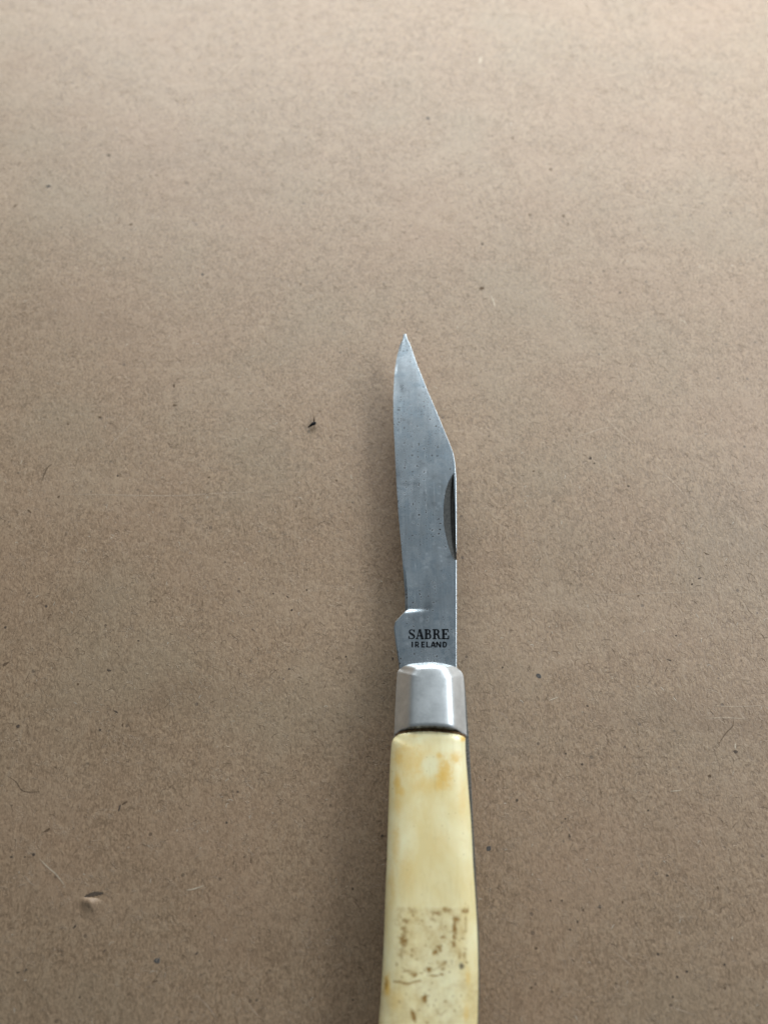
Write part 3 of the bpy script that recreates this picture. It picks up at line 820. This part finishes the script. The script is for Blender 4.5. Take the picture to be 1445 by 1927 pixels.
FL = [(805, 220, 5, 3, 0, 'fleck2'), (965, 257, 3, 2.5, 0, 'fleck3'), (90, 348, 5, 4, 0, 'fleck2'), (205, 290, 4.5, 3.5, 0, 'fleck'), (246, 420, 4, 3, 0, 'fleck3'), (381, 514, 3.5, 3, 0, 'fleck2'),
      (906, 540, 6, 4, 0, 'fleck3'), (908, 457, 3, 3, 0, 'fleck'), (997, 402, 3, 3, 0, 'fleck3'), (1060, 404, 3, 3, 0, 'fleck3'), (1036, 316, 2.5, 2.5, 0, 'fleck3'), (566, 532, 2.5, 2.5, 0, 'fleck3'),
      (28, 385, 7, 2, .8, 'fleck3'), (1111, 861, 3, 4, -.4, 'fleck'), (1118, 871, 2, 2, 0, 'fleck'), (1182, 914, 3, 2, 0, 'fleck'), (1156, 1013, 2, 2, 0, 'fleck'), (1202, 1120, 2.5, 2, 0, 'fleck3'),
      (1317, 1087, 5, 2, .4, 'fleck'), (1303, 1098, 3, 2, .4, 'fleck'), (1014, 1271, 6, 6, 0, 'fleck2'), (1273, 1195, 2, 2, 0, 'fleck'), (1004, 886, 2.5, 2.5, 0, 'fleck3'),
      (1260, 1241, 6, 1.5, -.3, 'fleck'), (1330, 1041, 6, 1.5, -.5, 'fleck3'), (946, 1255, 2, 2.5, 0, 'fleck'), (1106, 1328, 2.5, 2, 0, 'fleck'), (1096, 1438, 3, 2.5, 0, 'fleck'), (1065, 1418, 2, 2, 0, 'fleck'),
      (1385, 1414, 4.5, 3.5, 0, 'fleck'), (1336, 1460, 4, 3, 0, 'fleck3'), (913, 1467, 2.5, 2, 0, 'fleck3'), (973, 1506, 2.5, 3, 0, 'fleck'), (1220, 1525, 2.5, 2, 0, 'fleck'), (920, 1597, 6, 5, .2, 'fleck2'),
      (1072, 1573, 2, 4, .3, 'fleck'), (1064, 1541, 2, 2, 0, 'fleck'), (1256, 1648, 3.5, 2.5, 0, 'fleck'), (1351, 1671, 3, 3, 0, 'fleck3'), (1097, 1711, 3, 5, .4, 'fleck3'), (1129, 1707, 3, 4, .7, 'fleck'),
      (1172, 1698, 2, 3, 0, 'fleck3'), (1036, 1695, 2, 2, 0, 'fleck'), (1058, 1695, 2, 2, 0, 'fleck'), (1087, 1735, 2, 3, .3, 'fleck'), (1073, 1750, 3, 2, -.4, 'fleck'), (1009, 1785, 4.5, 3, 0, 'fleck3'),
      (1239, 1796, 3, 3, 0, 'fleck'), (1364, 1816, 3, 3, 0, 'fleck'), (1293, 1829, 3.5, 2.5, .3, 'fleck'), (1275, 1839, 2.5, 2.5, 0, 'fleck'), (1000, 1860, 4, 2, .4, 'fleck3'), (1039, 1867, 2, 2, 0, 'fleck'),
      (1365, 1860, 3, 3, 0, 'fleck3'), (1267, 1877, 2.5, 2.5, 0, 'fleck'), (1160, 1851, 2.5, 2.5, 0, 'fleck3'), (329, 761, 6, 3, .1, 'fleck3'), (187, 783, 4, 2.5, 0, 'fleck3'), (127, 796, 2.5, 2.5, 0, 'fleck3'),
      (327, 724, 2.5, 4, 0, 'fleck3'), (221, 894, 2.5, 2.5, 0, 'fleck'), (393, 897, 3, 2, 0, 'fleck3'), (110, 934, 4, 2.5, .7, 'fleck3'), (55, 961, 6, 2, -.7, 'fleck3'), (86, 1140, 3.5, 3, 0, 'fleck'),
      (9, 1180, 3, 3, 0, 'fleck'), (541, 1122, 4, 1.5, -.7, 'fleck'), (549, 1147, 2.5, 2.5, 0, 'fleck'), (514, 1116, 2, 2, 0, 'fleck'), (577, 1109, 2, 2, 0, 'fleck'), (260, 1205, 2.5, 2, 0, 'fleck'),
      (205, 1261, 6, 2, -.2, 'fleck'), (9, 1249, 8, 3, .5, 'fleck3'), (146, 1287, 3, 3, 0, 'fleck3'), (633, 903, 2.5, 2.5, 0, 'fleck3'), (557, 952, 2, 3, 0, 'fleck3'), (544, 1258, 2, 2, 0, 'fleck'),
      (651, 1235, 2, 2.5, 0, 'fleck'), (33, 1366, 4.5, 3.8, 0, 'fleck'), (188, 1373, 2.8, 2.5, 0, 'fleck'), (218, 1339, 5, 1.6, -.5, 'fleck'), (230, 1364, 2, 4, 0, 'fleck3'), (426, 1548, 2.8, 2.5, 0, 'fleck'),
      (88, 1562, 8, 3, .5, 'fleck3'), (63, 1608, 3.5, 3.5, 0, 'fleck'), (21, 1613, 4, 2, .1, 'fleck'), (46, 1613, 2, 2, 0, 'fleck'), (224, 1521, 2, 7, -.2, 'fleck'), (234, 1511, 7, 2, .5, 'fleck3'),
      (295, 1809, 7, 5.5, 0, 'fleck2'), (369.5, 1795, 4.5, 2, .7, 'fleck'), (394, 1809, 2, 2, 0, 'fleck'), (140, 1744, 5, 1.8, 1.0, 'fleck'), (196, 1790, 4.5, 1.6, .7, 'fleck'), (47, 1826, 4, 2, .3, 'fleck'),
      (33, 1831, 4, 1.4, .2, 'fleck'), (447, 1490, 2.5, 2, 0, 'fleck'), (367, 1724, 2.2, 2.2, 0, 'fleck3'), (149, 1878, 2.5, 1.8, .3, 'fleck'), (482, 1883, 2.5, 2.5, 0, 'fleck'), (719, 1573, 3.5, 3, 0, 'fleck'),
      (663, 1673, 2.2, 2.2, 0, 'fleck'), (664, 1883, 2.2, 2.2, 0, 'fleck'), (739, 1239, 2.5, 3.5, 0, 'fleck'), (460, 1612, 5, 1.5, .6, 'fleck3'), (472, 1618, 1.3, 8, 0, 'fleck3'), (290, 1848, 8, 1.6, .2, 'fleck3')]
for f_ in FL:
    fleck(*f_)

# ------------------------------------------------------------------ fibres
def ribbon(pts, w, z, follow=False):
    p = np.array(pts, float)
    d = np.gradient(p, axis=0)
    d /= np.linalg.norm(d, axis=1)[:, None] + 1e-12
    nr = np.stack([-d[:, 1], d[:, 0]], 1)
    ws = w * 0.5 * np.sin(np.linspace(0.25, math.pi - 0.25, len(p)))[:, None]
    a, b = p + nr * ws, p - nr * ws
    V = []
    for q in (a, b):
        for (x, y) in q:
            V.append((x, y, z + (ground_z(x, y) if follow else 0)))
    return V
def fibre_field(name, count, mat, lmin, lmax, wmin, wmax, seed, z):
    r = random.Random(seed)
    V, F = [], []
    for _ in range(count):
        x, y = r.uniform(-0.155, 0.155), r.uniform(-0.115, 0.225)
        a = r.gauss(math.pi / 2, 0.75)
        L = r.uniform(lmin, lmax)
        k = r.gauss(0, 0.45)
        pts = [(x, y)]
        for s in range(4):
            a += k
            x += L / 4 * math.cos(a); y += L / 4 * math.sin(a)
            pts.append((x, y))
        b0 = len(V)
        gz = ground_z(pts[2][0], pts[2][1])
        V += ribbon(pts, r.uniform(wmin, wmax), gz + z)
        for i in range(4):
            F.append((b0 + i, b0 + i + 1, b0 + 5 + i + 1, b0 + 5 + i))
    o = new_obj(name, V, F, M[mat], card)
    o['kind'] = 'stuff'
    return o
fibre_field('pale_fibres', 13000, 'tanf', .0006, .0022, .00004, .00009, 1, 0.000035)
fibre_field('dark_fibres', 15000, 'darkf', .0005, .0020, .00003, .00007, 2, 0.00003)
fibre_field('bright_fibres', 1500, 'white', .0003, .0011, .00003, .00007, 3, 0.00004)

def streak(pts_px, wpx, mat, name='long_fibre'):
    p = smooth_pts([unp(x, y, 0)[:2] for x, y in pts_px], 14)
    s = np.linalg.norm(unp(pts_px[0][0] + 1, pts_px[0][1], 0) - unp(*pts_px[0], 0))
    V = ribbon(p, wpx * s, 0.000015, True)
    return new_obj(name, V, [(i, i + 1, 14 + i + 1, 14 + i) for i in range(13)], M[mat], card)
streak([(415, 150), (438, 127), (466, 104)], 6, 'tanf')
streak([(105, 929), (200, 930), (330, 932), (430, 926), (492, 925)], 2.0, 'tanf')
streak([(1145, 368), (1205, 374), (1300, 392), (1365, 401)], 3, 'tanf')
streak([(1120, 762), (1160, 806), (1200, 840)], 3, 'tanf'); streak([(1085, 822), (1130, 806), (1152, 802)], 3, 'tanf'); streak([(1225, 868), (1270, 910), (1290, 935)], 3, 'tanf')
streak([(1072, 1118), (1140, 1118), (1210, 1116), (1300, 1113), (1395, 1114)], 1.5, 'tanf')
streak([(1338, 1185), (1343, 1172), (1350, 1152)], 2.2, 'tanf'); streak([(1330, 1351), (1370, 1350), (1405, 1353)], 3, 'tanf'); streak([(1340, 1328), (1400, 1329), (1445, 1326)], 2, 'tanf')
streak([(73, 1616), (90, 1633), (105, 1646), (122, 1668)], 2.2, 'pale'); streak([(45, 1648), (57, 1662), (66, 1668)], 2, 'tanf')
streak([(350, 1676), (365, 1673), (383, 1667)], 2.5, 'pale'); streak([(33, 1389), (35, 1395), (38, 1401)], 2.5, 'tanf')
streak([(15, 1461), (30, 1472), (37, 1484), (48, 1490), (75, 1490)], 2, 'darkf'); streak([(460, 1468), (470, 1480), (478, 1488)], 2, 'tanf')
streak([(370, 1875), (390, 1895), (408, 1920)], 2, 'tanf'); streak([(468, 1890), (476, 1903), (487, 1915)], 2, 'tanf')
streak([(1033, 1318), (1043, 1314), (1052, 1311)], 2, 'pale'); streak([(1353, 1400), (1366, 1380), (1380, 1365), (1380, 1350)], 2, 'darkf')
streak([(1385, 1410), (1384.5, 1404), (1384.5, 1398)], 3.5, 'pale'); streak([(1262, 1489), (1275, 1488), (1284, 1486)], 2, 'pale')
streak([(1330, 1296), (1345, 1300), (1358, 1306)], 2, 'tanf'); streak([(205, 840), (250, 790), (262, 775)], 2, 'tanf')
streak([(520, 538), (521, 546), (520, 553)], 3, 'tanf'); streak([(76, 64), (80, 58), (84, 52)], 3, 'tanf'); streak([(903, 118), (904, 110), (905, 104)], 5, 'pale')
streak([(1425, 260), (1426, 256), (1427, 250)], 4, 'tanf'); streak([(1280, 600), (1288, 603), (1293, 610)], 2, 'pale')
streak([(922, 550), (928, 562), (932, 576)], 3, 'pale'); streak([(1260, 1895), (1290, 1905), (1310, 1912)], 2, 'tanf')
streak([(1155, 1790), (1185, 1815), (1200, 1830)], 2, 'tanf'); streak([(1100, 150), (1145, 140), (1190, 132)], 4, 'tanf')
streak([(78, 905), (88, 880), (98, 872)], 3, 'darkf'); streak([(305, 1823), (290, 1845), (283, 1852)], 1.5, 'darkf')

# dark splinter standing in a small nick of the board
c = unp(588, 797, 0)
crumb = bpy.data.objects.new('splinter', None)
C.objects.link(crumb)
crumb.location = tuple(c)
crumb['label'] = 'tiny dark wood splinter with a thin stem, stuck on the bare cardboard'
crumb['category'] = 'splinter'
def lump(name, pts, rad, mat, parent, origin):
    V, F = [], []
    n = 7
    for k, (p, r_) in enumerate(zip(pts, rad)):
        p = np.array(p)
        d = np.array(pts[min(k + 1, len(pts) - 1)]) - np.array(pts[max(k - 1, 0)])
        d = d / (np.linalg.norm(d) + 1e-12)
        e1 = np.cross(d, [0.1, 0.2, 1]); e1 /= np.linalg.norm(e1)
        e2 = np.cross(d, e1)
        for i in range(n):
            a = 2 * math.pi * i / n
            j = r_ * (0.8 + 0.4 * random.random())
            V.append(p + e1 * math.cos(a) * j + e2 * math.sin(a) * j * 0.7)
    for k in range(len(pts) - 1):
        for i in range(n):
            F.append((k * n + i, k * n + (i + 1) % n, (k + 1) * n + (i + 1) % n, (k + 1) * n + i))
    F += [tuple(range(n)), tuple((len(pts) - 1) * n + i for i in reversed(range(n)))]
    o = new_obj(name, V, F, M[mat], parent, True, origin)
    fix_normals(o.data)
    return o
lump('chip', [unp(580.5, 804, .00012), unp(584, 801, .00022), unp(588, 798.5, .0003), unp(591.5, 796.5, .00032), unp(594.5, 795, .0002)], [.00014, .00026, .00042, .00046, .00015], 'stamp', crumb, c)
lump('stem', [unp(591.5, 793, .0003), unp(590.8, 787, .0003), unp(589.5, 780, .0002)], [.00016, .00013, .00008], 'fleck3', crumb, c)
# pale torn lip beside it
def torn_lip(name, px, py, wpx, hpx, hgt, rot=0.0):
    V, F = [], []
    nu, nv = 14, 10
    for j in range(nv):
        for i in range(nu):
            u, v = i / (nu - 1) * 2 - 1, j / (nv - 1)
            q = unp(px + wpx * u * math.cos(rot) - hpx * v * math.sin(rot), py + hpx * v * math.cos(rot) + wpx * u * math.sin(rot), 0)
            z = ground_z(q[0], q[1]) + hgt * (1 - u * u) ** 2 * min(1, (v / 0.12)) * (1 - v) ** 2 * (1 + 0.5 * mnoise.noise(Vector((u * 2, v * 3, 4)))) - 0.00003
            V.append((q[0], q[1], z))
    F = [(j * nu + i, j * nu + i + 1, (j + 1) * nu + i + 1, (j + 1) * nu + i) for j in range(nv - 1) for i in range(nu - 1)]
    return new_obj(name, V, F, M['card'], card, True)
# small slit torn in the board with a raised flap under it
torn_lip('torn_flap', 170, 1689, 24, 52, 0.0008, 0.12)
sl = [(157, 1688.5), (164, 1686), (172, 1683.5), (180, 1682), (188, 1681.5), (195, 1681.5)]
slit = smooth_pts([unp(x, y, 0)[:2] for x, y in sl], 14)
V = ribbon(slit, 0.00062, max(ground_z(x, y) for x, y in slit) + 0.00005)  # dark ribbon laid on the board paints in the opening's shade
V = [(x + 0.00006 * math.sin(i * 2.3), y + 0.00006 * math.sin(i * 3.7), z) for i, (x, y, z) in enumerate(V)]
new_obj('torn_slit', V, [(i, i + 1, 14 + i + 1, 14 + i) for i in range(13)], M['fleck'], card)
